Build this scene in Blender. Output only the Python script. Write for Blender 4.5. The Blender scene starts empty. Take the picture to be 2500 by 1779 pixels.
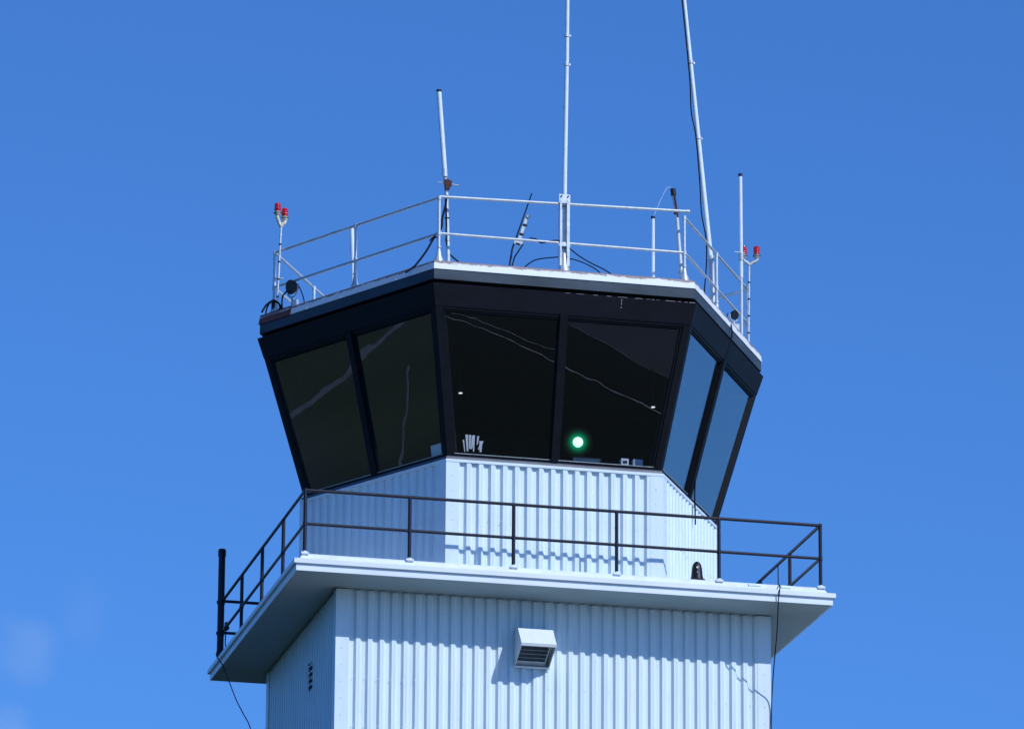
import bpy, math, random
from mathutils import Vector, Matrix
random.seed(7)
S = bpy.context.scene
COL = S.collection
PI = math.pi

# ------------------------------------------------------------ materials
def new_mat(name):
    m = bpy.data.materials.new(name); m.use_nodes = True
    nt = m.node_tree
    return m, nt, nt.nodes['Principled BSDF']

def N(nt, t, **kw):
    n = nt.nodes.new(t)
    for k, v in kw.items(): setattr(n, k, v)
    return n

def surf(name, col, rough=.5, metal=0., var=.12, scale=3., stretch=(1, 1, 1), dirt=None, dirt_amt=.35,
         dirt_scale=2., bump=0., bscale=30., spec=.5, coords='Object'):
    """painted or metal surface: base colour with broad tonal drift, weather marks, roughness drift and a slight bump"""
    m, nt, b = new_mat(name)
    tc = N(nt, 'ShaderNodeTexCoord'); mp = N(nt, 'ShaderNodeMapping'); mp.inputs['Scale'].default_value = stretch
    nt.links.new(tc.outputs[coords], mp.inputs[0])
    no = N(nt, 'ShaderNodeTexNoise'); no.inputs['Scale'].default_value = scale; no.inputs['Detail'].default_value = 6
    nt.links.new(mp.outputs[0], no.inputs[0])
    r = N(nt, 'ShaderNodeMapRange'); r.inputs[1].default_value = .3; r.inputs[2].default_value = .7
    r.inputs[3].default_value = 1 - var; r.inputs[4].default_value = 1 + var * .5
    nt.links.new(no.outputs[0], r.inputs[0])
    mul = N(nt, 'ShaderNodeMix', data_type='RGBA', blend_type='MULTIPLY'); mul.inputs[0].default_value = 1
    mul.inputs[6].default_value = (*col, 1)
    nt.links.new(r.outputs[0], mul.inputs[7])
    out = mul.outputs[2]
    if dirt:
        n2 = N(nt, 'ShaderNodeTexNoise'); n2.inputs['Scale'].default_value = dirt_scale; n2.inputs['Detail'].default_value = 9
        n2.inputs['Roughness'].default_value = .65
        nt.links.new(mp.outputs[0], n2.inputs[0])
        r2 = N(nt, 'ShaderNodeMapRange'); r2.inputs[1].default_value = .52; r2.inputs[2].default_value = .72
        r2.inputs[4].default_value = dirt_amt
        nt.links.new(n2.outputs[0], r2.inputs[0])
        mx = N(nt, 'ShaderNodeMix', data_type='RGBA'); mx.inputs[7].default_value = (*dirt, 1)
        nt.links.new(r2.outputs[0], mx.inputs[0]); nt.links.new(out, mx.inputs[6]); out = mx.outputs[2]
    nt.links.new(out, b.inputs['Base Color'])
    rr = N(nt, 'ShaderNodeMapRange'); rr.inputs[3].default_value = max(.05, rough - .1); rr.inputs[4].default_value = min(1, rough + .1)
    nt.links.new(no.outputs[0], rr.inputs[0]); nt.links.new(rr.outputs[0], b.inputs['Roughness'])
    b.inputs['Metallic'].default_value = metal; b.inputs['Specular IOR Level'].default_value = spec
    if bump:
        n3 = N(nt, 'ShaderNodeTexNoise'); n3.inputs['Scale'].default_value = bscale; n3.inputs['Detail'].default_value = 3
        nt.links.new(mp.outputs[0], n3.inputs[0])
        bp = N(nt, 'ShaderNodeBump'); bp.inputs['Strength'].default_value = bump; bp.inputs['Distance'].default_value = .02
        nt.links.new(n3.outputs[0], bp.inputs['Height']); nt.links.new(bp.outputs[0], b.inputs['Normal'])
    return m

WHITE = (.655, .772, .852)
M = {}
M['siding'] = surf('painted_siding', WHITE, .42, 0, .07, 1.5, (3, 3, .35), (.42, .50, .56), .22, 2.2, .12, 5)
M['trim'] = surf('painted_trim', (.66, .775, .86), .4, 0, .05, 2, (2, 2, .6), (.45, .5, .55), .18, 3)
M['deck'] = surf('painted_roof_membrane', (.71, .78, .86), .6, 0, .08, 4, (1, 1, 1), (.46, .50, .52), .35, 5, .3, 12)
M['fascia'] = surf('painted_fascia', (.73, .80, .88), .4, 0, .05, 2, (.6, 1, 2), (.5, .55, .6), .2, 3)
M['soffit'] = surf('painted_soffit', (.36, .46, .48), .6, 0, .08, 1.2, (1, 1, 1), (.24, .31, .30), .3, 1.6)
M['black_paint'] = surf('black_railing_paint', (.008, .011, .030), .45, 0, .3, 9, (1, 1, 1), (.025, .018, .03), .4, 5, spec=.3)
M['header'] = surf('dark_header_panel', (.006, .007, .013), .55, 0, .2, 1.3, (1, 1, 2), (.012, .013, .02), .4, 2, spec=.14)
M['band'] = surf('dark_fascia_metal', (.052, .074, .102), .45, 0, .35, 1.1, (1, 1, 3), (.028, .044, .06), .6, 1.3, spec=.15)
M['frame'] = surf('dark_window_frame', (.005, .006, .010), .5, 0, .2, 4, spec=.12)
M['sill'] = surf('dark_sill_metal', (.050, .060, .095), .35, .2, .15, 4)
M['galv'] = surf('galvanised_steel', (.56, .62, .68), .38, .35, .15, 12, (1, 1, 1), (.46, .52, .57), .4, 9)
M['galv_dull'] = surf('weathered_galvanised_steel', (.42, .48, .52), .5, .3, .2, 14, (1, 1, 1), (.25, .24, .22), .5, 9, .2, 40)
M['fibreglass'] = surf('white_fibreglass', (.66, .76, .84), .35, 0, .06, 8)
M['plate_grey'] = surf('grey_bracket_metal', (.44, .49, .53), .5, .2, .25, 20)
M['dark_cap'] = surf('dark_plastic', (.009, .011, .020), .45, 0, .2, 20, spec=.3)
M['rubber'] = surf('black_cable_rubber', (.007, .009, .022), .7, 0, .3, 20, spec=.1)
M['rust'] = surf('rusty_steel', (.075, .018, .018), .8, 0, .4, 25, (1, 1, 1), (.05, .02, .018), .7, 18, .4, 60)
M['patch'] = surf('brown_primer_patch', (.10, .032, .030), .65, 0, .4, 6, (1, 1, 1), (.13, .08, .08), .4, 7)
M['cream'] = surf('cream_cast_metal', (.62, .58, .46), .45, 0, .25, 20, (1, 1, 1), (.25, .22, .2), .6, 18)
M['interior'] = surf('dark_room_finish', (.010, .012, .022), .9, 0, .3, 2, spec=.05)
M['shade'] = surf('dark_roller_shade', (.010, .018, .050), .9, 0, .2, 2, spec=.05)
M['console'] = surf('dark_console', (.010, .011, .020), .8, 0, .3, 6, spec=.1)
M['paper'] = surf('white_paper', (.75, .76, .80), .7, 0, .1, 9)
M['chip'] = surf('worn_pale_paint', (.30, .30, .33), .7, 0, .3, 30)
M['screw'] = surf('screw_head', (.62, .70, .80), .4, .3, .2, 30)
M['louver_dark'] = surf('vent_louver_paint', (.16, .20, .25), .55, 0, .2, 9)
M['hood'] = surf('vent_hood_paint', (.74, .79, .83), .4, 0, .05, 6, (1, 1, 1), (.45, .48, .5), .2, 8)
M['concrete'] = surf('pale_concrete', (.50, .50, .48), .85, 0, .15, .3, (1, 1, 1), (.3, .3, .28), .4, .2)
M['asphalt'] = surf('asphalt', (.055, .057, .06), .9, 0, .2, .2)
M['tone_patch_dark'] = surf('tone_patch_asphalt', (.026, .030, .040), .9, 0, .3, .15)
M['streak_grey'] = surf('streak_strip_grey', (.20, .215, .22), .9, 0, .2, .1)
M['streak_pale'] = surf('streak_strip_pale', (.55, .55, .55), .8, 0, .3, .6)
M['added_field'] = surf('added_hay_field', (.075, .088, .045), .95, 0, .4, .012, (1, 1, 1), (.045, .065, .03), .6, .02, spec=.1)
M['line'] = surf('white_road_paint', (.75, .75, .72), .7, 0, .1, .5)
M['grass'] = surf('mown_grass', (.012, .022, .009), .95, 0, .45, .02, (1, 1, 1), (.022, .032, .012), .6, .05, spec=.1)

def flashing_mat():
    m, nt, b = new_mat('white_edge_flashing_peeling')
    geo = N(nt, 'ShaderNodeTexCoord'); sep = N(nt, 'ShaderNodeSeparateXYZ'); nt.links.new(geo.outputs['Object'], sep.inputs[0])
    no = N(nt, 'ShaderNodeTexNoise'); no.inputs['Scale'].default_value = 5; no.inputs['Detail'].default_value = 8; no.inputs['Roughness'].default_value = .7
    mp = N(nt, 'ShaderNodeMapping'); mp.inputs['Scale'].default_value = (1, 1, 3); nt.links.new(geo.outputs['Object'], mp.inputs[0]); nt.links.new(mp.outputs[0], no.inputs[0])
    ad = N(nt, 'ShaderNodeMath', operation='MULTIPLY_ADD'); ad.inputs[1].default_value = .17
    nt.links.new(no.outputs[0], ad.inputs[0]); nt.links.new(sep.outputs[2], ad.inputs[2])
    r2 = N(nt, 'ShaderNodeMapRange'); r2.inputs[1].default_value = 30.572; r2.inputs[2].default_value = 30.590
    nt.links.new(ad.outputs[0], r2.inputs[0])
    n2 = N(nt, 'ShaderNodeTexNoise'); n2.inputs['Scale'].default_value = 14; n2.inputs['Detail'].default_value = 4
    nt.links.new(geo.outputs['Object'], n2.inputs[0])
    cr = N(nt, 'ShaderNodeValToRGB'); cr.color_ramp.elements[0].color = (.13, .07, .07, 1); cr.color_ramp.elements[1].color = (.34, .30, .33, 1)
    nt.links.new(n2.outputs[0], cr.inputs[0])
    mx = N(nt, 'ShaderNodeMix', data_type='RGBA'); mx.inputs[6].default_value = (.72, .77, .86, 1)
    nt.links.new(r2.outputs[0], mx.inputs[0]); nt.links.new(cr.outputs[0], mx.inputs[7]); nt.links.new(mx.outputs[2], b.inputs['Base Color'])
    b.inputs['Roughness'].default_value = .5
    return m
M['flashing'] = flashing_mat()

def glass_mat():
    m, nt, b = new_mat('tinted_window_glass'); nt.nodes.remove(b)
    out = nt.nodes['Material Output']
    tr = N(nt, 'ShaderNodeBsdfTransparent'); tr.inputs[0].default_value = (.90, .93, .97, 1)
    gl = N(nt, 'ShaderNodeBsdfGlossy'); gl.inputs['Roughness'].default_value = 0.0; gl.inputs[0].default_value = (.88, .92, 1, 1)
    # coated glass: reflects weakly face-on and strongly at a glance, the same from either side
    geo = N(nt, 'ShaderNodeNewGeometry'); dt = N(nt, 'ShaderNodeVectorMath', operation='DOT_PRODUCT'); nt.links.new(geo.outputs['Incoming'], dt.inputs[0]); nt.links.new(geo.outputs['Normal'], dt.inputs[1])
    ab = N(nt, 'ShaderNodeMath', operation='ABSOLUTE'); nt.links.new(dt.outputs['Value'], ab.inputs[0])
    om = N(nt, 'ShaderNodeMath', operation='SUBTRACT'); om.inputs[0].default_value = 1; nt.links.new(ab.outputs[0], om.inputs[1])
    pw = N(nt, 'ShaderNodeMath', operation='POWER'); pw.inputs[1].default_value = 3.0; nt.links.new(om.outputs[0], pw.inputs[0])
    fr = N(nt, 'ShaderNodeMath', operation='MULTIPLY_ADD'); fr.inputs[1].default_value = .62; fr.inputs[2].default_value = .065; nt.links.new(pw.outputs[0], fr.inputs[0])
    tc = N(nt, 'ShaderNodeTexCoord'); no = N(nt, 'ShaderNodeTexNoise'); no.inputs['Scale'].default_value = 1.6; no.inputs['Detail'].default_value = 1.5
    nt.links.new(tc.outputs['Object'], no.inputs[0])
    bp = N(nt, 'ShaderNodeBump'); bp.inputs['Strength'].default_value = .05; bp.inputs['Distance'].default_value = .005
    nt.links.new(no.outputs[0], bp.inputs['Height']); nt.links.new(bp.outputs[0], gl.inputs['Normal'])
    fm = N(nt, 'ShaderNodeMath', operation='MULTIPLY', use_clamp=True); fm.inputs[1].default_value = 1.0; nt.links.new(fr.outputs[0], fm.inputs[0])
    mx = N(nt, 'ShaderNodeMixShader'); nt.links.new(fm.outputs[0], mx.inputs[0])
    nt.links.new(tr.outputs[0], mx.inputs[1]); nt.links.new(gl.outputs[0], mx.inputs[2]); nt.links.new(mx.outputs[0], out.inputs[0])
    return m
M['glass'] = glass_mat()

def red_mat():
    m, nt, b = new_mat('ribbed_red_lens')
    b.inputs['Base Color'].default_value = (.55, .004, .012, 1); b.inputs['Roughness'].default_value = .12
    b.inputs['Coat Weight'].default_value = .6
    tc = N(nt, 'ShaderNodeTexCoord'); w = N(nt, 'ShaderNodeTexWave', bands_direction='Z'); w.inputs['Scale'].default_value = 9
    nt.links.new(tc.outputs['Object'], w.inputs[0])
    bp = N(nt, 'ShaderNodeBump'); bp.inputs['Strength'].default_value = .6; bp.inputs['Distance'].default_value = .01
    nt.links.new(w.outputs[1], bp.inputs['Height']); nt.links.new(bp.outputs[0], b.inputs['Normal'])
    return m
M['red'] = red_mat()

def emit(name, col, st):
    m, nt, b = new_mat(name)
    b.inputs['Base Color'].default_value = (*col, 1); b.inputs['Emission Color'].default_value = (*col, 1)
    b.inputs['Emission Strength'].default_value = st
    return m
M['lamp_core'] = emit('lit_green_lamp', (.50, 1.0, .72), 2.2)
M['halo_ring'] = emit('green_halo_ring', (.0, .55, .22), 1.1)  # unused ring tone for the painted lamp halo
def halo_mat(c, rad):  # lamp's halo put into the emission, fading outward from the centre
    m, nt, b = new_mat('green_lamp_halo'); b.inputs['Base Color'].default_value = (.004, .012, .008, 1); b.inputs['Roughness'].default_value = .7; b.inputs['Specular IOR Level'].default_value = .05
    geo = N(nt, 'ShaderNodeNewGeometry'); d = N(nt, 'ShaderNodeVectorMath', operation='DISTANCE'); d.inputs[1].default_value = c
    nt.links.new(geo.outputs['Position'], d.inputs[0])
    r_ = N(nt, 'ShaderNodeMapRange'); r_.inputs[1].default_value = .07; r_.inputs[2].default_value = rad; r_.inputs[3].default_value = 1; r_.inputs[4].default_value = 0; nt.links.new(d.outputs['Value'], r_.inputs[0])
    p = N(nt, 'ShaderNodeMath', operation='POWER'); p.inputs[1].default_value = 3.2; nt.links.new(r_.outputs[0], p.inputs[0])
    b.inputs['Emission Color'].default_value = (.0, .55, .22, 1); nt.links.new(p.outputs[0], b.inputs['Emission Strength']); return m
M['lamp_halo'] = halo_mat((.572, 1.7, 2.712), .25)
M['downlight'] = emit('ceiling_lamp', (.9, .9, .9), 1.2)

# ------------------------------------------------------------ mesh building
class MB:
    def __init__(s): s.v = []; s.f = []; s.sm = []; s.mi = []
    def add(s, vs, fs, smooth=False, mi=0):
        o = len(s.v); s.v += [tuple(v) for v in vs]
        for f in fs: s.f.append([i + o for i in f]); s.sm.append(smooth); s.mi.append(mi)
        return s
    def hexa(s, p, mi=0):   # 8 points: bottom loop 0-3, top loop 4-7
        return s.add(p, [(0, 3, 2, 1), (4, 5, 6, 7), (0, 1, 5, 4), (1, 2, 6, 5), (2, 3, 7, 6), (3, 0, 4, 7)], mi=mi)
    def box(s, c, d, rot=None, mi=0):
        x, y, z = (k / 2 for k in d); R = rot or Matrix.Identity(3); c = Vector(c)
        p = [c + R @ Vector(q) for q in ((-x, -y, -z), (x, -y, -z), (x, y, -z), (-x, y, -z), (-x, -y, z), (x, -y, z), (x, y, z), (-x, y, z))]
        return s.hexa(p, mi)
    def prism(s, poly, z0, z1, mi=0):
        n = len(poly); v = [(x, y, z0) for x, y in poly] + [(x, y, z1) for x, y in poly]
        return s.add(v, [tuple(range(n))[::-1], tuple(range(n, 2 * n))] + [(i, (i + 1) % n, n + (i + 1) % n, n + i) for i in range(n)], mi=mi)
    def tube(s, pts, r, n=12, cap=True, mi=0, smooth=True):
        pts = [Vector(p) for p in pts]; rs = r if isinstance(r, (list, tuple)) else [r] * len(pts)
        vs = []; prev = None
        for i, p in enumerate(pts):
            a = pts[max(0, i - 1)]; b = pts[min(len(pts) - 1, i + 1)]; t = (b - a).normalized()
            u = (prev - t * prev.dot(t)) if prev else t.orthogonal()
            if u.length < 1e-6: u = t.orthogonal()
            u.normalize(); prev = u; w = t.cross(u)
            for k in range(n):
                q = 2 * PI * k / n; vs.append(p + (u * math.cos(q) + w * math.sin(q)) * rs[i])
        fs = [(i * n + k, i * n + (k + 1) % n, (i + 1) * n + (k + 1) % n, (i + 1) * n + k) for i in range(len(pts) - 1) for k in range(n)]
        s.add(vs, fs, smooth, mi)
        if cap:
            L = len(pts) - 1
            s.add(vs[:n], [tuple(range(n))[::-1]], False, mi); s.add(vs[L * n:], [tuple(range(n))], False, mi)
        return s
    def disc_screw(s, p, nrm, r=.012, mi=1):
        nrm = Vector(nrm).normalized(); s.tube([Vector(p), Vector(p) + nrm * .006], r, 6, True, mi, False); return s
    def build(s, name, mat, parent=None, smooth_all=False):
        me = bpy.data.meshes.new(name); me.from_pydata(s.v, [], s.f)
        mats = mat if isinstance(mat, (list, tuple)) else [mat]
        for m_ in mats: me.materials.append(m_)
        for p, sm, mi in zip(me.polygons, s.sm, s.mi): p.use_smooth = sm or smooth_all; p.material_index = mi
        me.update()
        import bmesh
        bm = bmesh.new(); bm.from_mesh(me); bmesh.ops.recalc_face_normals(bm, faces=bm.faces); bm.to_mesh(me); bm.free()
        o = bpy.data.objects.new(name, me); COL.objects.link(o)
        if parent: put(o, parent)
        return o

def put(o, parent):
    o.parent = parent; o.matrix_parent_inverse = Matrix.Identity(4)
    w = Matrix.Identity(4); q = parent
    chain = []
    while q: chain.append(q.matrix_basis.copy()); q = q.parent
    for c in reversed(chain): w = w @ c
    inv = w.inverted()
    o.data.transform(inv) if o.type == 'MESH' and o.matrix_basis == Matrix.Identity(4) else setattr(o, 'matrix_basis', inv @ o.matrix_basis)

def tag(o, label=None, cat=None, group=None, kind=None):
    if label: o['label'] = label
    if cat: o['category'] = cat
    if group: o['group'] = group
    if kind: o['kind'] = kind
    return o
def empty(name, loc, label, cat, group=None):
    o = bpy.data.objects.new(name, None); COL.objects.link(o); o.location = loc; o.empty_display_size = .2
    return tag(o, label, cat, group)
def bez(pts, k=8):       # smooth curve through the points
    P = [Vector(p) for p in pts]; P = [P[0] * 2 - P[1]] + P + [P[-1] * 2 - P[-2]]; out = []
    for i in range(1, len(P) - 2):
        for j in range(k):
            t = j / k; a, b, c, d = P[i - 1], P[i], P[i + 1], P[i + 2]
            out.append(.5 * ((2 * b) + (c - a) * t + (2 * a - 5 * b + 4 * c - d) * t * t + (3 * b - a - 3 * c + d) * t ** 3))
    return out + [P[-2]]
def cable(name, pts, r, label, mat='rubber', cat='cable', group=None):
    o = MB().tube(bez(pts), r, 8).build(name, M[mat]); return tag(o, label, cat, group)

# ------------------------------------------------------------ setting
GZ = -25.4
def sheet(name, pts, z, mat):
    o = MB().add([(x, y, z) for x, y in pts], [tuple(range(len(pts)))]).build(name, M[mat]); tag(o, kind='structure'); return o
sheet('ground', [(7000 * math.cos(a * PI / 24), 7000 * math.sin(a * PI / 24)) for a in range(48)], GZ, 'grass')
def strip(mb, pts, w, z):
    P = [Vector((x, y)) for x, y in pts]; L = []; Rr = []
    for i, p in enumerate(P):
        t = (P[min(i + 1, len(P) - 1)] - P[max(i - 1, 0)]).normalized(); n = Vector((-t.y, t.x)) * w / 2
        L.append((*(p + n), z)); Rr.append((*(p - n), z))
    k = len(P); mb.add(L + Rr, [(i, i + 1, k + i + 1, k + i) for i in range(k - 1)])
    return mb
bounce_apron = sheet('bounce_apron', [(-6, -70), (70, -70), (70, 1), (-6, 1)], GZ + .004, 'concrete')  # unseen concrete added to bounce sunlight onto the shaded front wall
sheet('added_field', [(-5200, -900), (-200, -60), (-200, 220), (-5200, 2600)], GZ + .004, 'added_field')  # unseen field added to lighten what the left panes reflect
tag(strip(MB(), [(-900, 330), (-600, 176), (-530, 140.5), (-494.5, 137), (-478, 133.7), (-438.7, 130.2), (-400, 128), (-330, 140)], 1.5, GZ + .008).build('left_streak_strip', M['streak_grey']), kind='structure')  # unseen strip added, traced so the left panes reflect a pale streak
tag(strip(MB(), [(-457, 122.5), (-400, 108.8), (-347.3, 96.6), (-300, 84)], .22, GZ + .012).build('left_streak_line', M['streak_grey']), kind='structure')  # unseen thin strip added to reflect as an upright streak on the left
tag(strip(MB(), [(28, -152), (30.15, -149.2), (31.4, -146.5), (32.4, -143.2), (33.1, -141.3), (33.5, -139.9), (34.4, -136.8), (35.6, -133), (37, -130)], .085, GZ + .016).build('front_streak_strip', M['streak_pale']), kind='structure')  # unseen strip added, traced so the front panes reflect a pale line
tag(strip(MB(), [(28.8, -152.5), (30.9, -149.5), (32.2, -146.6), (33.2, -144), (33.6, -143.2)], .06, GZ + .018).build('front_streak_strip', M['streak_pale']), kind='structure')  # second unseen strip added for the lines reflected in front
tag(strip(MB(), [(34.5, -151.5), (35.7, -148.8), (36.4, -145), (37.2, -141), (37.9, -138.5), (39, -136)], .07, GZ + .018).build('front_streak_strip', M['streak_grey']), kind='structure')  # unseen strip added for the upper line reflected in the right front pane

sheet('tone_patch', [(35, -152), (36.4, -145), (37.9, -138.5), (39.2, -134), (75, -134), (75, -175), (36, -175)], GZ + .007, 'tone_patch_dark')  # unseen ground patch added so the right front pane reflects a lighter area
# ------------------------------------------------------------ tower
T = empty('control_tower', (0, 3.8, GZ), 'white metal clad control tower with a black glazed hexagonal cab above a square balcony', 'control tower')

A = 4.411; YB = 7.563
TX0, TX1, TY0, TY1 = -3.548, 3.576, .913, 6.735
CX, CY = -.016, 3.882
HR, HW, HH = 3.567, 1.791, 3.047
HV = [(-HR, 0), (-HW, -HH), (HW, -HH), (HR, 0), (HW, HH), (-HW, HH)]
def vert(i, s): return Vector((CX + HV[i % 6][0] * s, CY + HV[i % 6][1] * s))
def v3(i, s, z): p = vert(i, s); return Vector((p.x, p.y, z))

def ribbed(mb, p0, p1, z0, z1, period=.1925, depth=.042, margin=.20, back=.06, phase=0.):
    """ribbed sheet between plan points p0 -> p1 (outside on the right-hand side), ribs drawn as real folds"""
    p0 = Vector(p0); p1 = Vector(p1); L = (p1 - p0).length; e = (p1 - p0) / L; n = Vector((e.y, -e.x))
    prof = [(0, 0), (margin - .03, 0)]
    s = margin + phase; run = L - 2 * margin; k = max(1, round(run / period)); per = run / k
    s = margin - .03
    prof = [(0, 0)]
    for i in range(k + 1):
        a = margin + per * i - per * .5 + per * .12 if i else margin - .02
    x = margin
    prof.append((x, 0))
    while x < L - margin - per * .4:
        # fold in, valley, fold out, raised flat
        prof += [(x + per * .19, -depth), (x + per * .31, -depth), (x + per * .335, -depth + .0012), (x + per * .365, -depth + .0012), (x + per * .39, -depth), (x + per * .49, -depth), (x + per * .68, 0), (x + per * .79, 0), (x + per * .82, -.0012), (x + per * .86, -.0012), (x + per * .89, 0), (x + per, 0)]
        x += per
    prof += [(L, 0)]
    outer = [p0 + e * s_ + n * o for s_, o in prof]
    inner = [p1 - n * (depth + back), p0 - n * (depth + back)]
    mb.prism([tuple(q) for q in outer + inner], z0, z1)
    return mb

# shaft: four ribbed walls, corner trims proud
corners = [(TX0, TY0), (TX1, TY0), (TX1, TY1), (TX0, TY1)]
shaft = MB()
for i in range(4):
    ribbed(shaft, corners[i], corners[(i + 1) % 4], GZ, -.222)
shaft.box(((TX0 + TX1) / 2, (TY0 + TY1) / 2, -.25), (TX1 - TX0 - .11, TY1 - TY0 - .11, .12))
shaft = shaft.build('shaft_wall', M['siding'], T)
for i, (x, y) in enumerate(corners):
    sx = -1 if x < 0 else 1; sy = -1 if y < 3 else 1
    t = MB(); g = .004
    w = .215
    t.prism([(x + sx * g, y + sy * g), (x - sx * w, y + sy * g), (x - sx * w, y), (x, y), (x, y - sy * w), (x + sx * g, y - sy * w)], GZ, -.212)
    for k in range(90):
        z = -.36 - k * .27
        if z < -9: break
        t.disc_screw((x - sx * .10, y + sy * g, z), (0, sy, 0)); t.disc_screw((x + sx * g, y - sy * .10, z), (sx, 0, 0))
    t.build('corner_trim', [M['trim'], M['screw']], shaft)
# field screws on the front wall
sc = MB()
for row in range(5):
    for k in range(34):
        x = TX0 + .28 + k * .1975
        if x < TX1 - .2 and random.random() < .75:
            sc.disc_screw((x + .018, TY0 - .0, -1.62 - row * .75 - random.random() * .05), (0, -1, 0), .009, 0)
tag(sc.build('screw', M['screw'], shaft), kind='stuff')

# balcony slab
slab = MB(); k = .05
slab.box((0, YB / 2, -.125), (2 * A - .16, YB - .16, .12)); slab = slab.build('balcony_slab', M['deck'], T)
def rect_ring(mb, prof):   # prof: closed list of (inset, z) swept round the slab rectangle
    n = len(prof); vs = []
    for (ins, z) in prof:
        vs += [(-A + ins, ins, z), (A - ins, ins, z), (A - ins, YB - ins, z), (-A + ins, YB - ins, z)]
    fs = []
    for j in range(n):
        q = (j + 1) % n
        for c in range(4): d = (c + 1) % 4; fs.append((j * 4 + c, j * 4 + d, q * 4 + d, q * 4 + c))
    return mb.add(vs, fs)
rect_ring(MB(), [(0, -.075), (.0, -.004), (.008, 0), (.30, .012), (.30, -.060), (.06, -.060), (.055, -.080), (.02, -.080)]).build('drip_edge', M['fascia'], slab)
rect_ring(MB(), [(.04, -.19), (.04, -.085), (.075, -.062), (.20, -.062), (.20, -.184), (.06, -.184), (.06, -.19)]).build('fascia', M['fascia'], slab)
rect_ring(MB(), [(.10, .013), (.16, .105), (.20, .128), (.30, .132), (.34, .05), (.34, .013)]).build('curb', M['deck'], slab)
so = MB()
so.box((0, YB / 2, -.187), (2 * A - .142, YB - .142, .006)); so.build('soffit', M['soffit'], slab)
dk = MB(); dk.prism([(-A + .3, .3), (A - .3, .3), (A - .3, YB - .3), (-A + .3, YB - .3)], -.06, .012); dk.build('deck_surface', M['deck'], slab)

# balcony railing
r = .197; ZT, ZM, ZB = 1.16, .611, .13
rail = MB()
cs = [(-A + r, r), (A - r, r), (A - r, YB - r), (-A + r, YB - r)]
for i in range(4):
    a, b = cs[i], cs[(i + 1) % 4]
    rail.tube([(*a, ZT), (*b, ZT)], .0255)
for c_ in cs: rail.add(*(lambda q: (q.v, q.f))(MB().tube([(*c_, ZT - .03), (*c_, ZT + .0255)], .031)))
rail = rail.build('balcony_railing', M['black_paint'], T, True)
tag(rail, 'black tube railing bolted along the balcony curb')
mid = MB()
for i in range(4):
    a, b = cs[i], cs[(i + 1) % 4]
    mid.tube([(*a, ZM), (*b, ZM)], .0245)
mid.build('mid_rail', M['black_paint'], rail)
def bpost(x, y, nx, ny):
    p = MB().tube([(x, y, ZB - .05), (x, y, ZT - .005)], .0295)
    p.tube([(x, y, ZM - .03), (x, y, ZM + .03)], .035)
    p.build('post', M['black_paint'], rail)
    f = MB(); ox, oy = nx * .045, ny * .045
    rot = Matrix.Rotation(math.atan2(ny, nx), 3, 'Z') @ Matrix.Rotation(math.radians(34), 3, 'Y')
    f.box((x + ox, y + oy, ZB - .006), (.075, .12, .020), rot); f.tube([(x, y, ZB - .03), (x, y, ZB + .035)], .036)
    f.build('foot_plate', M['deck'], rail)
for i in range(6): bpost(-A + r + i * (2 * A - 2 * r) / 5, r, 0, -1)
for i in range(6): bpost(-A + r + i * (2 * A - 2 * r) / 5, YB - r, 0, 1)
for i in range(1, 4):
    y = r + i * (YB - 2 * r) / 4; bpost(-A + r, y, -1, 0); bpost(A - r, y, 1, 0)

# cab wall
ZC = 2.026
cab = MB()
for i in range(6):
    a, b = vert(i, 1), vert(i + 1, 1)
    ribbed(cab, a, b, .0, ZC - .04, .1925, .052, .205, .045)
cab = cab.build('cab_wall', M['siding'], T)
for i in range(6):
    p = vert(i, 1); a = (vert(i - 1, 1) - p).normalized(); b = (vert(i + 1, 1) - p).normalized()
    na = Vector((a.y, -a.x)) * -1; nb = Vector((b.y, -b.x))
    ctr = Vector((CX, CY))
    if (p + a * .5 + na * .1 - ctr).length < (p + a * .5 - na * .1 - ctr).length: na = -na
    if (p + b * .5 + nb * .1 - ctr).length < (p + b * .5 - nb * .1 - ctr).length: nb = -nb
    g = .004; tip = vert(i, 1 + g / 3.09)
    poly = [tuple(p + a * .215), tuple(p + a * .215 + na * g), tuple(tip), tuple(p + b * .215 + nb * g), tuple(p + b * .215), tuple(p)]
    t = MB().prism(poly, .0, ZC - .042)
    for q in range(7):
        z = ZC - .27 - q * .245
        for dd, nn in ((a, na), (b, nb)):
            w = p + dd * .115 + nn * g; t.disc_screw((w.x, w.y, z), (nn.x, nn.y, 0), .013)
    t.build('corner_trim', [M['trim'], M['screw']], cab)
# screw rows in the rib raised flats of the cab
sc = MB()
for i in (0, 1, 2):
    a, b = vert(i, 1), vert(i + 1, 1); e = (b - a).normalized(); n = Vector((e.y, -e.x))
    for kx in range(17):
        if random.random() < .7:
            w = a + e * (.205 + .1857 * kx + .158); sc.disc_screw((w.x, w.y, 1.08 - random.random() * .05), (n.x, n.y, 0), .009, 0)
tag(sc.build('screw', M['screw'], cab), kind='stuff')

def hex_ring(prof, mb=None):
    mb = mb or MB(); n = len(prof); vs = []
    for s_, z in prof: vs += [v3(i, s_, z) for i in range(6)]
    fs = [(j * 6 + c, j * 6 + (c + 1) % 6, ((j + 1) % n) * 6 + (c + 1) % 6, ((j + 1) % n) * 6 + c) for j in range(n) for c in range(6)]
    return mb.add(vs, fs)
hex_ring([(1.0035, ZC - .045), (1.0035, ZC - .003), (1.002, ZC), (.96, ZC), (.96, ZC - .045)]).build('cap_flashing', M['trim'], cab)
hex_ring([(.996, ZC + .0), (.994, ZC + .045), (.988, ZC + .052), (.988, ZC + .062), (.984, ZC + .064), (.95, ZC + .064), (.95, ZC + .0)]).build('window_sill', M['sill'], T)

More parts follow.
